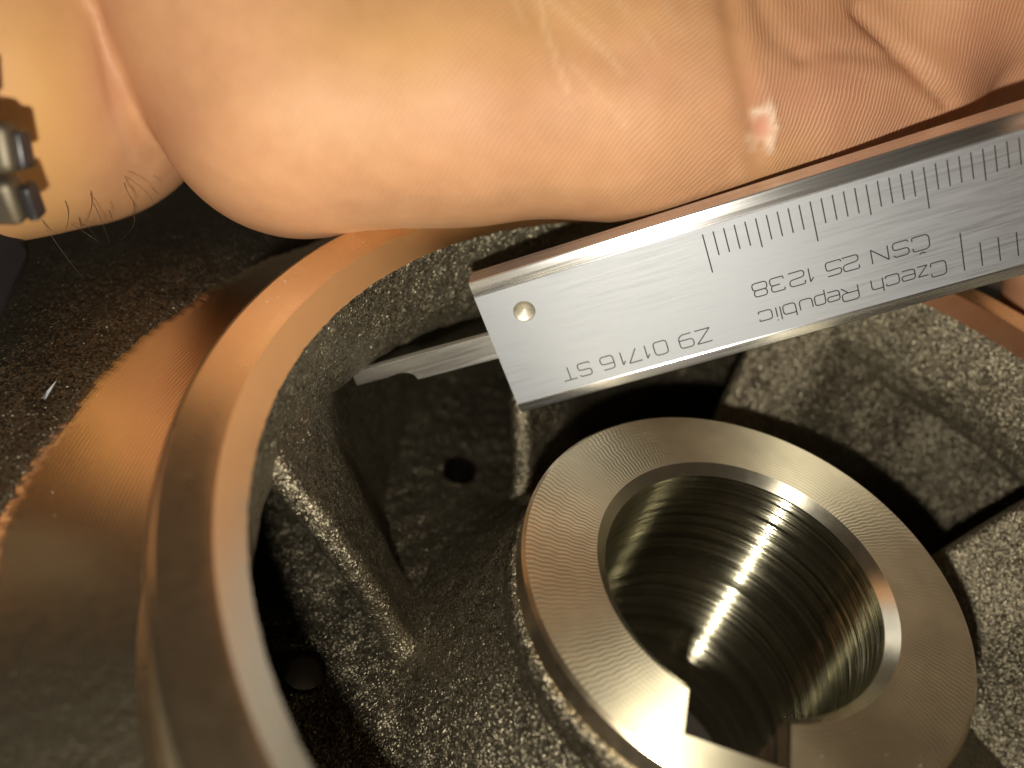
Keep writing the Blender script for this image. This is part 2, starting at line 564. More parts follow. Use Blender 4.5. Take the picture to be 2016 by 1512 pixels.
def hub_parts():
    o14, o13 = key_outline(14.0), key_outline(13.0)
    n = len(o14)
    ang = np.arctan2(o14[:, 1], o14[:, 0])
    rin = np.hypot(o14[:, 0], o14[:, 1])
    # face
    rings = [np.c_[o14, np.zeros(n)]]
    for q in np.linspace(0, 1, 9)[1:]:
        rr = rin + (20.45 - rin) * q
        rings.append(np.c_[rr * np.cos(ang), rr * np.sin(ang), np.zeros(n)])
    V = np.stack(rings, 1).reshape(-1, 3)
    hub = link_mesh('hub', *_hub_outer(), IRON, imp, True, 35)
    link_mesh('hub_face', V, grid_faces(n, len(rings), True, True), HUBFACE, hub, False)
    V = np.stack([np.c_[o14, np.zeros(n)], np.c_[o13, np.full(n, -0.95)]], 1).reshape(-1, 3)
    link_mesh('bore_chamfer', V, grid_faces(n, 2, True), CHAMF, hub, True, 30)
    # the boring bar has left real grooves: small swells of the radius along the bore
    zs = np.concatenate([np.linspace(-0.95, -26, 290), np.linspace(-26.3, -40, 40)])
    rg = np.random.RandomState(4)
    sw = np.zeros(len(zs))
    for wl, am in ((0.42, 0.001), (0.61, 0.0012), (0.93, 0.0015)):
        kn = np.arange(-42, 1, wl / 2)
        sw += np.interp(zs, kn, rg.normal(0, am, len(kn)))
    sw = np.convolve(np.pad(sw, 1, 'edge'), [0.25, 0.5, 0.25], 'valid')
    V = np.stack([np.c_[o13 * (1 + d / 13.0), np.full(n, z)] for z, d in zip(zs, sw)], 1).reshape(-1, 3)
    link_mesh('bore', V, grid_faces(n, len(zs), True), BORE, hub, True, 30)
    m = [(20.45, 0.0), (20.8, -0.3), (20.85, -2.6), (20.55, -3.0), (20.5, -3.6)]
    revolve('hub_rim', m, TURNED, 480, 30, step=2, flip=True, parent=hub)
    return hub


def _hub_outer():
    prof = resample([(20.4, -3.5), (21.0, -3.75), (21.25, -4.3), (21.2, -6.0), (21.1, -7.2), (20.9, -9.0)], 0.5)
    th = np.linspace(0, 2 * math.pi, 480, endpoint=False)
    T, R = np.meshgrid(th, prof[:, 0], indexing='ij')
    Z = np.broadcast_to(prof[:, 1], R.shape)
    P = np.stack([R * np.cos(T), R * np.sin(T), Z], -1)
    d = lump(P, 1.6, 2) * 0.12
    P[..., 0] += d * np.cos(T)
    P[..., 1] += d * np.sin(T)
    return P.reshape(-1, 3), grid_faces(480, len(prof), True, True)


hub_parts()

# ------------------------------------------------------------------ vernier caliper (u along the beam, v across, w into the beam)
CR = np.array([[0.93900041, 0.33723607, 0.06745413], [-0.26423962, 0.83298364, -0.48612312], [-0.22012643, 0.43864575, 0.87128311]])
CT = np.array([17.95052792, -14.09690726, 83.306])
CUW = CR.T @ M3.T                             # rows: u, v, w axes in world


def cal(u, v, w=0.0):
    return c2w(CT) + u * CUW[0] + v * CUW[1] + w * CUW[2]


def calA(A):
    A = np.asarray(A, float)
    return c2w(CT) + A @ CUW


def steel(name, base, rough, aniso, axis, scratch, spots=0.0, along=40.0):
    m = NT(name)
    v = m.obj()
    rot = m.n('ShaderNodeVectorRotate', rotation_type='EULER_XYZ', invert=True)
    e = Matrix([list(CUW[0]), list(CUW[1]), list(CUW[2])]).transposed().to_euler()
    rot.inputs['Rotation'].default_value = e
    m.l(v, rot.inputs['Vector'])
    sc = m.n('ShaderNodeVectorMath', operation='MULTIPLY')
    m.l(rot.outputs[0], sc.inputs[0])
    sc.inputs[1].default_value = (along, 3400.0, 3400.0)
    br = m.noise(sc.outputs[0], 1.0, 1.5, 0.6)
    br2 = m.noise(v, 2200.0, 1.0)
    h = m.math('ADD', br, m.math('MULTIPLY', br2, 0.25))
    m.l(m.mix(m.ramp(br, [(0.3, 0.0), (0.7, 1.0)]), tuple(c * 0.86 for c in base), base), m.p.inputs['Base Color'])
    m.l(m.ramp(br, [(0.3, rough * 0.9), (0.75, rough * 1.15)]), m.p.inputs['Roughness'])
    m.set(Metallic=1.0, Anisotropic=aniso, Anisotropic_Rotation=0.25)
    cb = m.n('ShaderNodeCombineXYZ')
    for i in range(3):
        cb.inputs[i].default_value = float(CUW[axis][i])
    m.l(cb.outputs[0], m.p.inputs['Tangent'])
    m.l(m.bump(h, scratch, 1.0), m.p.inputs['Normal'])
    return m.m


SATIN = steel('satin_chrome', (0.47, 0.495, 0.54), 0.64, 0.5, 0, 0.006, along=160.0)
POLISH = steel('ground_steel', (0.84, 0.84, 0.86), 0.28, 0.75, 0, 0.004, along=60.0)
RODM = steel('rod_steel', (0.62, 0.61, 0.59), 0.42, 0.7, 0, 0.008, along=120.0)
_e = NT('etched_black')
_e.set(Base_Color=(0.035, 0.032, 0.03, 1), Roughness=0.6, Metallic=0.2)
ETCH = _e.m

calip = thing('caliper', 'steel vernier caliper lying across the impeller with its depth rod extended', 'caliper', cal(40, 8, 3))
U0, U1 = -22.9, 75.0
VT, VG, VL, VB, TH = -2.28, -0.60, 12.16, 13.56, 3.0
# brushed face with a drilled centre mark
du, dv, dr = -18.62, 2.28, 1.12


def face_with_hole():
    n = 48
    t = np.linspace(0, 2 * math.pi, n, endpoint=False)
    V, Fc = [], []
    circ = np.stack([du + dr * np.cos(t), dv + dr * np.sin(t), np.zeros(n)], 1)
    u1 = du + 4.0
    sq = []
    for q in t:
        c, s = math.cos(q), math.sin(q)
        kx = (u1 - du) / c if c > 0 else (U0 - du) / c if c < 0 else 1e9
        ky = (VL - dv) / s if s > 1e-9 else (VG - dv) / s if s < -1e-9 else 1e9
        k = min(kx, ky)
        sq.append((du + c * k, dv + s * k, 0))
    V = np.concatenate([circ, np.array(sq)])
    F4 = [(i, (i + 1) % n, n + (i + 1) % n, n + i) for i in range(n)]
    corners = [(U0, VG, 0), (u1, VG, 0), (u1, VL, 0), (U0, VL, 0)]
    V = np.concatenate([V, np.array(corners), [[U1, VG, 0], [U1, VL, 0]]])
    base = 2 * n
    for ci, (cu, cv, _) in enumerate(corners):
        ang = math.atan2(cv - dv, cu - du) % (2 * math.pi)
        i = int(ang / (2 * math.pi / n)) % n
        F4.append((n + i, n + (i + 1) % n, base + ci))
    F4.append((base + 1, base + 4, base + 5, base + 2))
    return calA(V), [tuple(reversed(f)) for f in F4]


v, f = face_with_hole()
link_mesh('beam_face', v, f, SATIN, calip, False)
# dimple: countersunk cone with a small lip
prof = [(dr, 0.0), (dr - 0.05, 0.05), (0.95, 0.10), (0.5, 0.40), (0.0, 0.72)]
DIMP = steel('drilled_mark', (0.72, 0.69, 0.60), 0.5, 0.0, 0, 0.003)
t = np.linspace(0, 2 * math.pi, 48, endpoint=False)
V = np.array([[du + r * math.cos(q), dv + r * math.sin(q), w] for q in t for r, w in prof])
link_mesh('centre_mark', calA(V), grid_faces(48, len(prof), True), DIMP, calip, True, 50)


def strip(name, sec, mat, u0=U0, u1=U1, sharp=15, nu=12, parent=calip, close=False):
    sec = np.asarray(sec, float)
    us = np.linspace(u0, u1, nu)
    V = np.array([[u, q[0], q[1]] for u in us for q in sec])
    fc = [tuple(x) for x in grid_faces(nu, len(sec)).tolist()]
    if close:
        fc += [tuple(range(len(sec))), tuple(reversed([(nu - 1) * len(sec) + i for i in range(len(sec))]))]
    return link_mesh(name, calA(V), fc, mat, parent, True, sharp)


# groove line then the ground bevels; slightly crowned so they catch the flash along their length
strip('upper_bevel', [(VG, 0.0), (VG - 0.04, 0.14), (VG - 0.12, 0.14), (VG - 0.17, 0.0), (-1.2, -0.02), (-1.8, 0.03), (-2.18, 0.10), (VT, 0.2)], POLISH, sharp=25)
strip('lower_bevel', [(VB, 0.55), (VB - 0.03, 0.47), (VB - 0.10, 0.34), (VB - 0.22, 0.24), (13.0, 0.14), (12.6, 0.06), (12.38, 0.03), (12.31, -0.045), (VL + 0.12, -0.05), (VL, 0.0)], POLISH, sharp=12)
# sides, back with the rod channel, end faces
strip('beam_body', [(VT, 0.2), (VT, 0.21), (VT + 0.02, TH - 0.15), (VT + 0.17, TH), (3.6, TH), (3.65, 1.1), (7.5, 1.1), (7.55, TH), (VB - 0.17, TH), (VB, TH - 0.17), (VB, 0.56), (VB, 0.55)], POLISH, sharp=25)
endsec = [(VT, 0.2), (VG, 0.002), (3.0, 0.002), (8.0, 0.002), (VL, 0.002), (VB, 0.55), (VB, TH - 0.1), (7.55, TH), (7.5, 1.1), (3.65, 1.1), (3.6, TH), (VT, TH)]
link_mesh('beam_end', calA([(U0 + 0.001, a, b) for a, b in endsec]), [tuple(range(len(endsec)))], POLISH, calip, False)

# depth rod, notched near its tip
W0 = 1.25
top = [(-39.0, 3.98), (-30, 4.06), (-23, 4.22), (60, 4.22)]
bot = [(60, 7.1), (-23, 7.1), (-32.4, 6.86), (-32.5, 6.45), (-32.68, 6.12), (-33.0, 5.86), (-33.4, 5.68), (-33.9, 5.55), (-34.6, 5.55), (-35.5, 5.62), (-39.05, 5.52)]
out = np.array(top + bot)
n = len(out)
cen = out.mean(0)
fr = np.c_[out, np.full(n, W0)]
bv = np.c_[out, np.full(n, W0 + 0.95)]
bvl = bv.copy()
V = np.concatenate([fr, bv])
fc = [tuple(reversed(range(n))), tuple(n + i for i in range(n))] + [(i, (i + 1) % n, n + (i + 1) % n, n + i) for i in range(n)]
rod = link_mesh('depth_rod', calA(V), fc, RODM, calip, False)
bm = rod.modifiers.new('bevel', 'BEVEL')
bm.width = 0.09 * MM
bm.segments = 2
bm.limit_method = 'ANGLE'
bm.angle_limit = math.radians(40)


# ----- graduations and lettering, etched lines a hair proud of the face
def ribbon(pts, wd, closed=False):
    pts = np.asarray(pts, float)
    n = len(pts)
    if closed:
        d1 = np.roll(pts, -1, 0) - np.roll(pts, 1, 0)
    else:
        d1 = np.gradient(pts, axis=0)
    nn = np.stack([-d1[:, 1], d1[:, 0]], 1)
    nn /= np.maximum(np.linalg.norm(nn, axis=1, keepdims=True), 1e-9)
    a, b = pts + nn * wd / 2, pts - nn * wd / 2
    V = np.concatenate([a, b])
    m = n if closed else n - 1
    return V, [(i, (i + 1) % n, n + (i + 1) % n, n + i) for i in range(m)]


def etch(name, strokes, wd):
    VV, FF, k = [], [], 0
    for s, cl in strokes:
        v, f = ribbon(s, wd, cl)
        VV.append(np.c_[v, np.full(len(v), -0.012)])
        FF += [tuple(i + k for i in q) for q in f]
        k += len(v)
    return link_mesh(name, calA(np.concatenate(VV)), FF, ETCH, calip, False)


ticks = []
for k in range(0, 75):
    ln = 4.03 if k % 10 == 0 else 3.0 if k % 5 == 0 else 2.5
    ticks.append(([(k, 0.0), (k, ln * 0.5), (k, ln)], False))
etch('millimetre_scale', ticks, 0.125)
ticks = []
for k in range(0, 33):
    u = 22.31 + k * 1.5875
    if u > 74:
        break
    ticks.append(([(u, 11.18), (u, 9.5), (u, 7.25 if k % 8 == 0 else 8.0 if k % 4 == 0 else 8.76)], False))
etch('inch_scale', ticks, 0.125)


def rrect(x0, y0, x1, y1, r, n=5):
    P = []
    for cx, cy, a0 in ((x1 - r, y1 - r, 0), (x0 + r, y1 - r, 90), (x0 + r, y0 + r, 180), (x1 - r, y0 + r, 270)):
        for q in np.linspace(a0, a0 + 90, n):
            P.append((cx + r * math.cos(math.radians(q)), cy + r * math.sin(math.radians(q))))
    return P


def smoothp(pts, r=0.22, n=5):
    """Polyline with rounded corners; points given as (x, y) with width and cap height 1."""
    pts = [np.array(p, float) for p in pts]
    out = [pts[0]]
    for a, b, c in zip(pts, pts[1:], pts[2:]):
        d1, d2 = a - b, c - b
        q = min(r, np.linalg.norm(d1) * 0.49, np.linalg.norm(d2) * 0.49)
        p1, p2 = b + d1 / np.linalg.norm(d1) * q, b + d2 / np.linalg.norm(d2) * q
        for t in np.linspace(0, 1, n):
            out.append((1 - t) ** 2 * p1 + 2 * t * (1 - t) * b + t * t * p2)
    out.append(pts[-1])
    return out


X5 = 0.72
GL = {  # strokes of a wide technical letter: (points, rounding)
    'Z': [([(0, 1), (1, 1), (0, 0), (1, 0)], 0.0)],
    '9': [([(0.05, 0), (0.75, 0), (1, 0.2), (1, 1), (0, 1), (0, 0.42), (1, 0.42)], 0.25)],
    '0': [([(0.5, 0), (1, 0), (1, 1), (0, 1), (0, 0), (0.5, 0)], 0.3)],
    '1': [([(0.0, 0.72), (0.45, 1), (0.45, 0)], 0.0)],
    '7': [([(0, 1), (1, 1), (0.3, 0)], 0.0)],
    '6': [([(0.9, 1), (0.0, 1), (0, 0), (1, 0), (1, 0.58), (0, 0.58)], 0.25)],
    'S': [([(1, 0.86), (0.9, 1), (0, 1), (0, 0.52), (1, 0.52), (1, 0), (0.05, 0), (0, 0.14)], 0.24)],
    'T': [([(0, 1), (1, 1)], 0.0), ([(0.5, 1), (0.5, 0)], 0.0)],
    'C': [([(1, 0.74), (1, 1), (0, 1), (0, 0), (1, 0), (1, 0.26)], 0.3)],
    'N': [([(0, 0), (0, 1), (1, 0), (1, 1)], 0.0)],
    '2': [([(0, 0.75), (0, 1), (1, 1), (1, 0.53), (0, 0.45), (0, 0), (1, 0)], 0.24)],
    '5': [([(0.97, 1), (0.06, 1), (0.0, 0.58), (1, 0.62), (1, 0), (0, 0), (0, 0.16)], 0.2)],
    '3': [([(0, 0.82), (0, 1), (0.97, 1), (0.97, 0.53), (0.3, 0.53)], 0.22), ([(0.3, 0.53), (1, 0.53), (1, 0), (0, 0), (0, 0.2)], 0.22)],
    '8': [([(0.5, 0.53), (0.94, 0.53), (0.94, 1), (0.06, 1), (0.06, 0.53), (0.5, 0.53)], 0.22), ([(0.5, 0.53), (1, 0.53), (1, 0), (0, 0), (0, 0.53), (0.5, 0.53)], 0.22)],
    'z': [([(0, X5), (1, X5), (0, 0), (1, 0)], 0.0)],
    'e': [([(0, 0.36), (1, 0.36), (1, X5), (0, X5), (0, 0), (0.95, 0)], 0.24)],
    'c': [([(1, 0.55), (1, X5), (0, X5), (0, 0), (1, 0), (1, 0.17)], 0.24)],
    'h': [([(0, 1), (0, 0)], 0), ([(0, 0.5), (0, X5), (1, X5), (1, 0)], 0.24)],
    'R': [([(0, 0), (0, 1), (1, 1), (1, 0.42), (0, 0.42)], 0.22), ([(0.6, 0.42), (1, 0)], 0)],
    'p': [([(0, -0.3), (0, X5), (1, X5), (1, 0), (0, 0)], 0.24)],
    'u': [([(0, X5), (0, 0), (1, 0), (1, X5)], 0.26)],
    'b': [([(0, 1), (0, 0), (1, 0), (1, X5), (0, X5)], 0.26)],
    'l': [([(0, 1), (0, 0)], 0)],
    'i': [([(0, X5), (0, 0)], 0), ([(0, 0.92), (0, 1.0)], 0)],
    '^': [([(0, 1.27), (0.5, 1.14), (1, 1.27)], 0.2)],
}


def word(name, items, base, cap):
    """items: (character, u at its left as read, u at its right); the line reads towards -u, upside down in the picture."""
    st = []
    for ch, ua, ub in items:
        for pts, r in GL[ch]:
            q = smoothp(pts, r) if r else [np.array(p, float) for p in pts]
            q = [(ua + (ub - ua) * p[0], base + cap * p[1]) for p in q]
            if r == 0 and len(q) > 2:         # mitre-free corners: separate strokes
                for a, b in zip(q, q[1:]):
                    st.append(([a, ((a[0] + b[0]) / 2, (a[1] + b[1]) / 2), b], False))
            else:
                st.append((q, False))
    etch(name, st, 0.118)


word('serial_text', [('Z', -1.70, -3.20), ('9', -3.5, -4.9), ('0', -6.15, -7.5), ('1', -8.05, -8.75), ('7', -8.9, -10.25), ('1', -10.6, -11.3),
                     ('6', -11.75, -13.1), ('S', -14.2, -15.5), ('T', -15.85, -17.25)], 9.62, 1.5)
word('standard_text', [('C', 19.6, 18.1), ('^', 19.15, 18.6), ('S', 17.75, 16.35), ('N', 15.9, 14.4), ('2', 13.2, 11.75), ('5', 11.6, 10.2), ('1', 8.95, 8.2), ('2', 8.15, 6.7),
                       ('3', 6.2, 4.9), ('8', 4.6, 3.2)], 6.42, 1.45)
word('origin_text', [('C', 20.75, 19.4), ('z', 19.1, 18.2), ('e', 17.95, 16.75), ('c', 16.5, 15.3), ('h', 15.0, 13.95), ('R', 12.7, 11.15), ('e', 10.95, 9.8),
                     ('p', 9.6, 8.6), ('u', 8.35, 7.15), ('b', 6.75, 5.55), ('l', 5.3, 5.3), ('i', 4.9, 4.9), ('c', 4.45, 3.2)], 9.5, 1.45)


# ------------------------------------------------------------------ hand: one continuous skin grown from a distance field
def PX(px, py, z):
    return np.array([(px - 1008) / F * z, (py - 756) / F * z, z])


SEGS = {
    'palm': [  # (px, py, depth, radius) -> (px, py, depth, radius); blended softly
        ((590, 185, 87, 12.6), (480, -60, 86, 14.2)), ((590, 185, 87, 12.6), (900, 166, 87.5, 12.5)), ((900, 166, 87.5, 12.5), (1230, 166, 89, 12.2)),
        ((1230, 166, 89, 12.2), (1390, 185, 90.5, 11.2)), ((480, -60, 86, 14.2), (500, -500, 90, 16)), ((900, -60, 89, 13.5), (1350, -80, 92, 12.5)),
        ((520, -300, 89, 15), (1000, -350, 92, 14)), ((1000, -350, 92, 14), (1500, -350, 94, 11)), ((600, -600, 90, 15), (1450, -620, 94, 11.5)),
        ((520, -560, 86, 16), (950, -850, 82, 14))],
    'pad_little': [((1570, 195, 93, 10.2), (1730, 165, 94, 10.4)), ((1570, 195, 93, 10.2), (1450, -40, 93, 10.5))],
    'pad_ring': [((1815, 10, 92, 9.6), (1650, -150, 93, 10.5)), ((1815, 10, 92, 9.6), (2250, -60, 91, 8.6)), ((2250, -60, 91, 8.6), (2500, 110, 80, 8)), ((2500, 110, 80, 8), (2460, 330, 66, 7.2))],
    'little': [((1730, 120, 96, 9), (1965, 110, 97, 8.2)), ((1965, 110, 97, 8.2), (2120, 330, 104, 8)), ((2120, 330, 104, 8), (2110, 640, 111, 7.6)), ((2110, 640, 111, 7.6), (1985, 790, 113, 7))],
    'middle': [((1500, -350, 94, 11), (2250, -420, 91, 9.2)), ((2250, -420, 91, 9.2), (2580, -200, 78, 8.6)), ((2580, -200, 78, 8.6), (2560, 70, 64, 7.8))],
    'index': [((1450, -620, 94, 11.5), (2200, -800, 88, 9.2)), ((2200, -800, 88, 9.2), (2520, -560, 74, 8.6)), ((2520, -560, 74, 8.6), (2480, -280, 62, 7.8))],
    'thumb': [((950, -850, 82, 14), (1550, -1020, 72, 10.5)), ((1550, -1020, 72, 10.5), (2050, -860, 64, 9.4)), ((2050, -860, 64, 9.4), (2400, -520, 60, 8.4))],
    'wrist': [((120, 140, 92, 15.8), (-80, 132, 83, 15)), ((-80, 132, 83, 15), (-900, 90, 66, 17)), ((130, -180, 91, 16.4), (-60, -200, 84, 16)), ((-60, -200, 84, 16), (-900, -300, 68, 19)), ((140, -500, 92, 16), (-900, -640, 72, 18)),
              ((130, -300, 91, 16), (480, -300, 89, 15))],
}
BLEND = {'palm': 5.0, 'pad_little': 5.0, 'pad_ring': 2.6, 'little': 1.2, 'middle': 2.0, 'index': 2.0, 'thumb': 3.0, 'wrist': 1.3}


def seg_sdf(P, a, b):
    A, B = PX(*a[:3]), PX(*b[:3])
    d = (B - A).astype(np.float32)
    q = P - A.astype(np.float32)
    t = np.clip(q @ d / (d @ d), 0, 1)
    q = q - t[..., None] * d
    return np.sqrt((q * q).sum(-1)) - (a[3] + (b[3] - a[3]) * t)


def smin(a, b, k):
    h = np.clip(k - np.abs(a - b), 0, None) / k
    return np.minimum(a, b) - h * h * k * 0.25


def hand_sdf(P):
    tot = None
    for nme, ss in SEGS.items():
        g = None
        for a, b in ss:
            s = seg_sdf(P, a, b)
            g = s if g is None else smin(g, s, 6.0 if nme in ('palm', 'wrist') else 2.5)
        tot = g if tot is None else smin(tot, g, BLEND[nme])
    return tot


def surface_nets(lo, hi, h):
    lo = np.asarray(lo, float)
    B = 8
    nb = np.ceil((np.asarray(hi) - lo) / (h * B)).astype(int)
    n = nb * B
    G = np.empty(n, np.float32)
    cx = [lo[i] + (np.arange(nb[i]) + 0.5) * B * h for i in range(3)]
    C = np.stack(np.meshgrid(*cx, indexing='ij'), -1).astype(np.float32)
    cv = hand_sdf(C.reshape(-1, 3)).reshape(nb)
    off = np.stack(np.meshgrid(*[np.arange(B)] * 3, indexing='ij'), -1).reshape(-1, 3)
    rad = B * h * 0.9 + 0.3
    idx = np.argwhere(np.abs(cv) < rad)
    G[:] = np.repeat(np.repeat(np.repeat(cv, B, 0), B, 1), B, 2)
    for s in range(0, len(idx), 400):
        ii = idx[s:s + 400]
        g = (ii[:, None, :] * B + off[None])
        P = (lo + g * h).astype(np.float32)
        val = hand_sdf(P.reshape(-1, 3))
        g = g.reshape(-1, 3)
        G[g[:, 0], g[:, 1], g[:, 2]] = val
    ins = G < 0
    c8 = np.zeros(n - 1, np.uint8)
    for i in (0, 1):
        for j in (0, 1):
            for k in (0, 1):
                c8 += ins[i:n[0] - 1 + i, j:n[1] - 1 + j, k:n[2] - 1 + k]
    act = np.argwhere((c8 > 0) & (c8 < 8))
    vid = np.full(n - 1, -1, np.int32)
    vid[act[:, 0], act[:, 1], act[:, 2]] = np.arange(len(act))
    acc = np.zeros((len(act), 3))
    cnt = np.zeros(len(act))
    cor = [(i, j, k) for i in (0, 1) for j in (0, 1) for k in (0, 1)]
    vals = {c: G[act[:, 0] + c[0], act[:, 1] + c[1], act[:, 2] + c[2]] for c in cor}
    for c in cor:
        for ax in range(3):
            if c[ax] == 0:
                d = list(c)
                d[ax] = 1
                d = tuple(d)
                a, b = vals[c], vals[d]
                m = (a < 0) != (b < 0)
                t = np.where(m, a / np.where(m, a - b, 1), 0)
                p = np.array(c, float)[None].repeat(len(act), 0)
                p[:, ax] += t
                acc += p * m[:, None]
                cnt += m
    V = lo + (act + acc / cnt[:, None]) * h
    faces = []
    for ax in range(3):
        a1, a2 = (ax + 1) % 3, (ax + 2) % 3
        s0 = [slice(None)] * 3
        s1 = [slice(None)] * 3
        s0[ax] = slice(0, n[ax] - 1)
        s1[ax] = slice(1, n[ax])
        cr = ins[tuple(s0)] != ins[tuple(s1)]
        e = np.argwhere(cr)
        e = e[(e[:, a1] > 0) & (e[:, a2] > 0) & (e[:, a1] < n[a1] - 1) & (e[:, a2] < n[a2] - 1)]
        o1 = np.zeros(3, int)
        o1[a1] = 1
        o2 = np.zeros(3, int)
        o2[a2] = 1
        q = [e - o1 - o2, e - o2, e, e - o1]
        fi = np.stack([vid[x[:, 0], x[:, 1], x[:, 2]] for x in q], 1)
        inside = ins[e[:, 0], e[:, 1], e[:, 2]]
        fi = np.where(inside[:, None], fi, fi[:, ::-1])
        faces.append(fi)
    fa = np.concatenate(faces)
    return V, fa[(fa >= 0).all(1)]


def grads(V):
    e = 0.3
    g = np.zeros_like(V)
    Vf = V.astype(np.float32)
    for k in range(3):
        d = np.zeros(3, np.float32)
        d[k] = e
        g[:, k] = hand_sdf(Vf + d) - hand_sdf(Vf - d)
    return g / np.maximum(np.linalg.norm(g, axis=1, keepdims=True), 1e-6)


def poly_dist(Q, pts):
    best = np.full(len(Q), 1e9)
    for a, b in zip(pts, pts[1:]):
        a, b = np.array(a, float), np.array(b, float)
        d = b - a
        t = np.clip((Q - a) @ d / (d @ d), 0, 1)
        best = np.minimum(best, np.linalg.norm(Q - a - t[:, None] * d, axis=1))
    return best


def build_hand():
    V, Fq = surface_nets((-96, -86, 52), (112, 14, 124), 0.5)
    Nrm = grads(V)
    front = np.clip(-Nrm[:, 2] * 2.0, 0, 1)
    Q = np.stack([V[:, 0] / V[:, 2] * F + 1008, V[:, 1] / V[:, 2] * F + 756], 1)
    disp = np.zeros(len(V))
    # folds of the palm: (points, depth mm, half width in photo px)
    for pts, dep, wd in (
            ([(1425, -60), (1448, 60), (1468, 160), (1486, 250), (1490, 330)], 0.35, 22),
            ([(1490, -40), (1508, 30), (1528, 75), (1575, 110)], 0.3, 22),
            ([(1575, 110), (1680, 100), (1760, 120)], 0.25, 16),
            ([(1690, 20), (1760, 90), (1830, 165), (1866, 200)], 0.75, 17),
            ([(1000, -20), (1120, 60), (1240, 130)], 0.12, 40),
            ([(190, 20), (222, 200), (262, 310)], 0.25, 12)):
        d = poly_dist(Q, pts)
        disp -= front * dep * np.exp(-(d / wd) ** 2)
    # swellings
    for cx, cy, sx, sy, h in ((760, 330, 260, 90, 0.5), (1080, 340, 180, 70, 0.35), (1640, 200, 120, 110, 0.5), (1310, 120, 110, 160, -0.5), (1180, 60, 220, 110, -0.5), (560, 120, 160, 160, 0.4)):
        disp += front * h * np.exp(-((Q[:, 0] - cx) / sx) ** 2 - ((Q[:, 1] - cy) / sy) ** 2)
    Pw = c2w(V)
    disp += front * (lump(Pw, 9.0, 5) * 0.07 + lump(Pw, 4.0, 2) * 0.03)
    # callus: raised torn rim, sunken middle
    cd_ = np.hypot((Q[:, 0] - 1500) / 24, (Q[:, 1] - 252) / 40)
    cd_ = cd_ * (1 + 0.28 * lump(Pw, 2.2, 1))
    rim = np.exp(-((cd_ - 0.85) / 0.35) ** 2) * np.clip(0.55 + 0.45 * np.sin(np.arctan2(Q[:, 1] - 252, Q[:, 0] - 1500) * 1.0 + 2.2) + lump(Pw, 1.6, 3) * 0.4, 0, 1)
    disp += front * (0.22 * rim - 0.25 * np.exp(-(cd_ / 0.6) ** 2))
    V2 = V + Nrm * disp[:, None]
    # skin tone variation
    red = np.zeros(len(V))
    for cx, cy, sx, sy, h in ((1690, 180, 200, 160, 1.0), (205, 60, 40, 150, 0.6), (330, 230, 150, 120, 0.45), (1010, 230, 180, 120, 0.40), (600, 400, 300, 60, 0.28), (1320, 110, 130, 120, 0.25),
                              (1510, 200, 50, 60, 0.5), (1950, 130, 90, 120, 0.85), (2000, 650, 150, 150, 0.85), (1950, 10, 70, 60, 0.4), (1330, 330, 150, 60, 0.2)):
        red += h * np.exp(-((Q[:, 0] - cx) / sx) ** 2 - ((Q[:, 1] - cy) / sy) ** 2)
    red += 0.10 * lump(Pw, 7.0, 1)
    yel = np.zeros(len(V))
    for cx, cy, sx, sy, h in ((800, 90, 260, 140, 0.6), (1150, 30, 220, 90, 0.4), (1420, 60, 90, 110, 0.15), (1560, 330, 60, 60, 0.5), (60, 250, 130, 320, 1.0), (1830, 120, 90, 80, 0.4)):
        yel += h * np.exp(-((Q[:, 0] - cx) / sx) ** 2 - ((Q[:, 1] - cy) / sy) ** 2)
    # papillary ridges: phase in turns
    x, y = V[:, 0], V[:, 1]
    warp = 0.5 * lump(Pw * np.array([1, 1, 0.5]), 11.0, 6) + 0.22 * lump(Pw, 4.5, 2)
    ang = np.radians(np.interp(Q[:, 0], [300, 800, 1150, 1420], [58, 56, 44, 56]))
    ph1 = (x * np.sin(np.radians(54)) + y * np.cos(np.radians(54)) * (1 + 0.010 * (x - 0))) / 0.36 + warp
    bend = (y + 30) * 0.12 + ((y + 30) ** 2) * 0.012
    ph2 = (x + bend) / 0.39 + warp * 1.2
    side = Q[:, 0] - np.interp(Q[:, 1], [-60, 60, 160, 250, 330], [1425, 1448, 1468, 1486, 1490])
    ph = np.where(side > 0, ph2, ph1)
    amp = np.interp(Q[:, 0], [200, 420, 700, 1150, 1400, 1700, 2016], [0.0, 0.04, 0.11, 0.28, 0.75, 1.0, 0.6]) * front
    amp *= np.clip(1.15 - 0.5 * np.abs(lump(Pw, 6.0, 3)), 0.3, 1)
    amp *= 1 - np.exp(-(cd_ / 0.9) ** 4)
    amp *= 1 - np.exp(-(side / 28) ** 2)
    lines = np.zeros(len(V))
    for pts, wd, st in (
            ([(1062, -20), (1078, 60), (1092, 100), (1104, 140), (1120, 180)], 7, 0.9), ([(1078, -10), (1122, 30), (1160, 65), (1200, 105), (1226, 140)], 7, 0.8),
            ([(1012, -10), (1030, 35), (1037, 44)], 6, 0.5), ([(1125, 0), (1150, 20), (1190, 50)], 6, 0.4), ([(1215, -10), (1240, 25)], 6, 0.6), ([(1120, 120), (1150, 155), (1210, 215), (1226, 245)], 6, 0.5),
            ([(1270, 50), (1300, 100)], 6, 0.6), ([(1310, 0), (1340, 40), (1350, 60)], 6, 0.3), ([(1540, 100), (1640, 130), (1760, 170)], 6, 0.25), ([(1580, 30), (1620, 70), (1690, 110)], 6, 0.3),
            ([(225, 230), (245, 285), (275, 330), (320, 362)], 16, 0.9)):
        d = poly_dist(Q, pts)
        lines = np.maximum(lines, st * np.exp(-(d / wd) ** 2) * front)
    call = np.clip(rim * 1.2, 0, 1) * front
    raw = np.exp(-(cd_ / 0.75) ** 4) * front
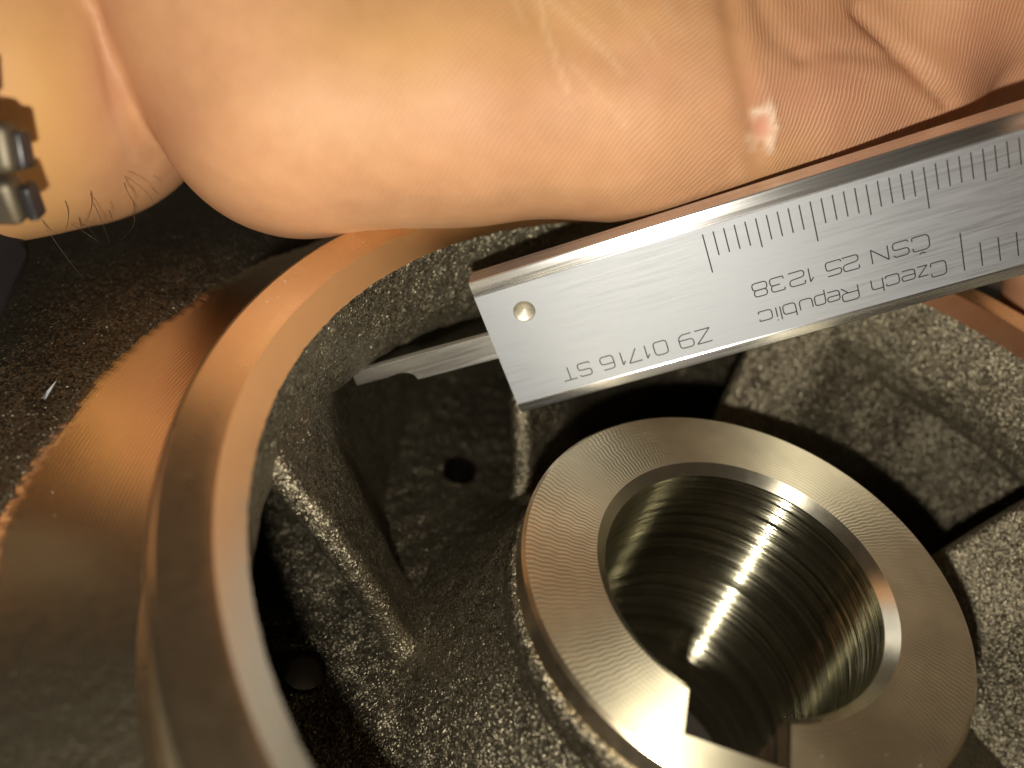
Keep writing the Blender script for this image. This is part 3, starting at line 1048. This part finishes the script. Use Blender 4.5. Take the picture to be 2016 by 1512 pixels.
    return V2, Fq, dict(redness=np.clip(red, 0, 1), sallow=np.clip(yel, 0, 1), ridge=ph, ridge_amp=amp, lines=lines, callus=call, raw_skin=raw)


def skin_material():
    m = NT('skin')
    red, yel, ph, amp, lin, cal_, raw = [m.attr(a) for a in ('redness', 'sallow', 'ridge', 'ridge_amp', 'lines', 'callus', 'raw_skin')]
    v = m.obj()
    n1 = m.noise(v, 420.0, 3.0, 0.55)
    n2 = m.noise(v, 1500.0, 2.0, 0.6)
    warp = m.noise(v, 900.0, 2.0)
    sn = m.math('SINE', m.math('MULTIPLY', m.math('ADD', ph, m.math('MULTIPLY', warp, 0.55)), 2 * math.pi))
    ridge = m.math('MULTIPLY', m.math('POWER', m.math('ADD', m.math('MULTIPLY', sn, 0.5), 0.5), 1.8), amp)
    base = m.mix(m.ramp(n1, [(0.3, 0.0), (0.7, 1.0)]), (0.50, 0.268, 0.14), (0.56, 0.308, 0.165))
    base = m.mix(yel, base, (0.52, 0.30, 0.115))
    base = m.mix(m.math('MULTIPLY', red, 0.8), base, (0.42, 0.195, 0.122))
    base = m.mix(m.math('MULTIPLY', ridge, 0.40), base, (0.68, 0.46, 0.30))
    base = m.mix(m.math('MULTIPLY', lin, 0.22), base, (0.84, 0.62, 0.44))
    base = m.mix(m.math('MULTIPLY', raw, 0.45), base, (0.72, 0.32, 0.24))
    base = m.mix(m.math('MULTIPLY', cal_, 0.55), base, (0.86, 0.74, 0.60))
    m.l(base, m.p.inputs['Base Color'])
    m.set(Roughness=0.55, Subsurface_Weight=0.30, Subsurface_Radius=(1.0, 0.35, 0.18), Subsurface_Scale=1.1 * MM)
    m.p.inputs['Specular IOR Level'].default_value = 0.35
    h = m.math('ADD', m.math('MULTIPLY', ridge, 1.0), m.math('MULTIPLY', n2, 0.45))
    h = m.math('ADD', h, m.math('MULTIPLY', lin, 0.25))
    m.l(m.bump(h, 0.045, 0.9), m.p.inputs['Normal'])
    return m.m


V, Fq, AT = build_hand()
hand = link_mesh('person', c2w(V), Fq, skin_material(), None, True, None, AT)
hand['label'] = 'bare hand with creased palm and a torn callus, holding the steel caliper'
hand['category'] = 'person'

# dark hairs at the edge of the wrist
hm = NT('hair')
hm.set(Base_Color=(0.05, 0.03, 0.02, 1), Roughness=0.4)
rng = random.Random(5)
HV, HF = [], []
HAIRS = [((80, 405), (92, 450), (165, 550)), ((128, 395), (135, 425), (128, 458)), ((178, 380), (180, 410), (166, 442)), ((184, 400), (198, 430), (216, 478)), ((162, 440), (180, 455), (191, 478)),
         ((156, 430), (160, 445), (164, 461)), ((252, 350), (285, 375), (302, 398)), ((255, 385), (264, 405), (262, 430)), ((262, 420), (262, 445), (240, 470)), ((85, 350), (84, 405), (90, 442)),
         ((70, 415), (85, 435), (100, 455)), ((110, 425), (114, 438), (116, 444)), ((245, 360), (255, 385), (272, 408)), ((300, 370), (312, 382), (318, 386)), ((140, 440), (190, 474), (192, 480)), ((215, 415), (220, 428), (222, 436))]
for a, b, c in HAIRS:
    z0 = 82.5 if a[1] < 420 else 86
    A, B, C = PX(*a, z0 - 0.5), PX(*b, z0 + 0.5), PX(*c, z0 + 2.5)
    ts = np.linspace(0, 1, 10)
    pts = [(1 - t) ** 2 * A + 2 * t * (1 - t) * (2 * B - 0.5 * (A + C)) + t * t * C for t in ts]
    k = len(HV)
    for i, p in enumerate(pts):
        r = 0.045 * (1 - 0.75 * ts[i])
        for q in range(5):
            HV.append(p + r * np.array([math.cos(q * 1.2566), 0.3 * math.sin(q * 1.2566), math.sin(q * 1.2566)]))
    for i in range(9):
        for q in range(5):
            HF.append((k + i * 5 + q, k + i * 5 + (q + 1) % 5, k + (i + 1) * 5 + (q + 1) % 5, k + (i + 1) * 5 + q))
ho = link_mesh('arm_hair', c2w(np.array(HV)), HF, hm.m, hand)
ho['kind'] = 'stuff'

# ------------------------------------------------------------------ wrist watch at the left edge
wm = NT('watch_steel')
wm.set(Base_Color=(0.17, 0.15, 0.115, 1), Roughness=0.6, Metallic=1.0)
wd_ = NT('watch_black')
wd_.set(Base_Color=(0.02, 0.019, 0.022, 1), Roughness=0.35)
watch = thing('wrist_watch', 'steel link watch bracelet round the wrist at the left edge', 'watch', c2w(PX(-60, 200, 80)))


def rounded_box(name, cpx, size, ang, mat, parent, bev=0.5):
    c = PX(*cpx)
    hx, hy, hz = size[0] / 2, size[1] / 2, size[2] / 2
    ca, sa = math.cos(ang), math.sin(ang)
    V = []
    for sx in (-1, 1):
        for sy in (-1, 1):
            for sz in (-1, 1):
                x, y, z = sx * hx, sy * hy, sz * hz
                V.append(c + np.array([x, y * ca - z * sa, y * sa + z * ca]))
    Fc = [(0, 1, 3, 2), (4, 6, 7, 5), (0, 4, 5, 1), (2, 3, 7, 6), (0, 2, 6, 4), (1, 5, 7, 3)]
    o = link_mesh(name, c2w(np.array(V)), Fc, mat, parent, True, 40)
    b = o.modifiers.new('bevel', 'BEVEL')
    b.width = bev * MM
    b.segments = 3
    return o


for i, (y, x1, z, a) in enumerate(((290, 38, 68.0, 0.35), (392, 58, 70.5, 0.65), (175, -30, 66.5, 0.1), (55, -45, 65.5, 0.0), (-68, -90, 65, -0.05), (-190, -130, 65, -0.1), (-312, -160, 65, -0.1), (-434, -180, 65, -0.1), (-556, -190, 65.5, -0.15))):
    lk = rounded_box('bracelet_link', (x1 - 222, y, z - 4), (16, 3.6, 2.4), a, wm.m, watch, 0.7)
    rounded_box('link_gap', (x1 + 6, y + 4, z - 3.4), (0.9, 2.7, 1.7), a, wd_.m, lk, 0.3)  # black block painting in the shaded gap at the end of the link
rounded_box('watch_case', (-190, 520, 82), (18, 9, 12), 0.9, wd_.m, watch, 2.0)

# ------------------------------------------------------------------ small bright sliver on the rough casting
sv = on_plane(85, 785, 0.05)
sw = on_plane(112, 748, 0.9)
d = sw - sv
s1 = np.cross(d, [0, 0, 1.0])
s1 /= np.linalg.norm(s1)
chip = link_mesh('metal_chip', [sv - s1 * 0.18, sv + s1 * 0.22, sv + d * 0.55 + s1 * 0.16 + [0, 0, 0.1], sw, sv + d * 0.5 - s1 * 0.08, sv + d * 0.3 + [0, 0, 0.25]],
                 [(0, 1, 5), (1, 2, 5), (2, 3, 5), (3, 4, 5), (4, 0, 5), (0, 4, 3, 2, 1)], SATIN, None, False)
chip['label'] = 'tiny bright metal sliver lying on the rough dark casting'
chip['category'] = 'chip'

# ------------------------------------------------------------------ fine dust on the machined faces
rs = np.random.RandomState(11)
DV, DF = [], []


def mote(p, size):
    k = len(DV)
    for q in ((1, 0, 0), (-0.4, 0.8, 0), (-0.5, -0.7, 0), (0.1, 0.1, 0.9)):
        DV.append(np.asarray(p) + size * (np.array(q) + rs.normal(0, 0.25, 3)))
    DF.extend([(k, k + 1, k + 3), (k + 1, k + 2, k + 3), (k + 2, k, k + 3)])


for _ in range(70):
    t, r = rs.uniform(0.3, 3.0), rs.uniform(45.6, 49.2)
    mote((r * math.cos(t), r * math.sin(t), 11.55), rs.uniform(0.03, 0.075))
for _ in range(60):
    t, r = rs.uniform(0, 6.28), rs.uniform(14.5, 20.3)
    if abs((t - KAZ + math.pi) % (2 * math.pi) - math.pi) > 0.4:
        mote((r * math.cos(t), r * math.sin(t), 0.02), rs.uniform(0.025, 0.06))
for _ in range(50):
    t, r = rs.uniform(1.9, 3.3), rs.uniform(50.5, 62)
    mote((r * math.cos(t), r * math.sin(t), 0.04), rs.uniform(0.03, 0.08))
dm = NT('dust')
dm.set(Base_Color=(0.55, 0.50, 0.42, 1), Roughness=0.8)
du_ = link_mesh('dust', np.array(DV), DF, dm.m, None, False)
du_['kind'] = 'stuff'
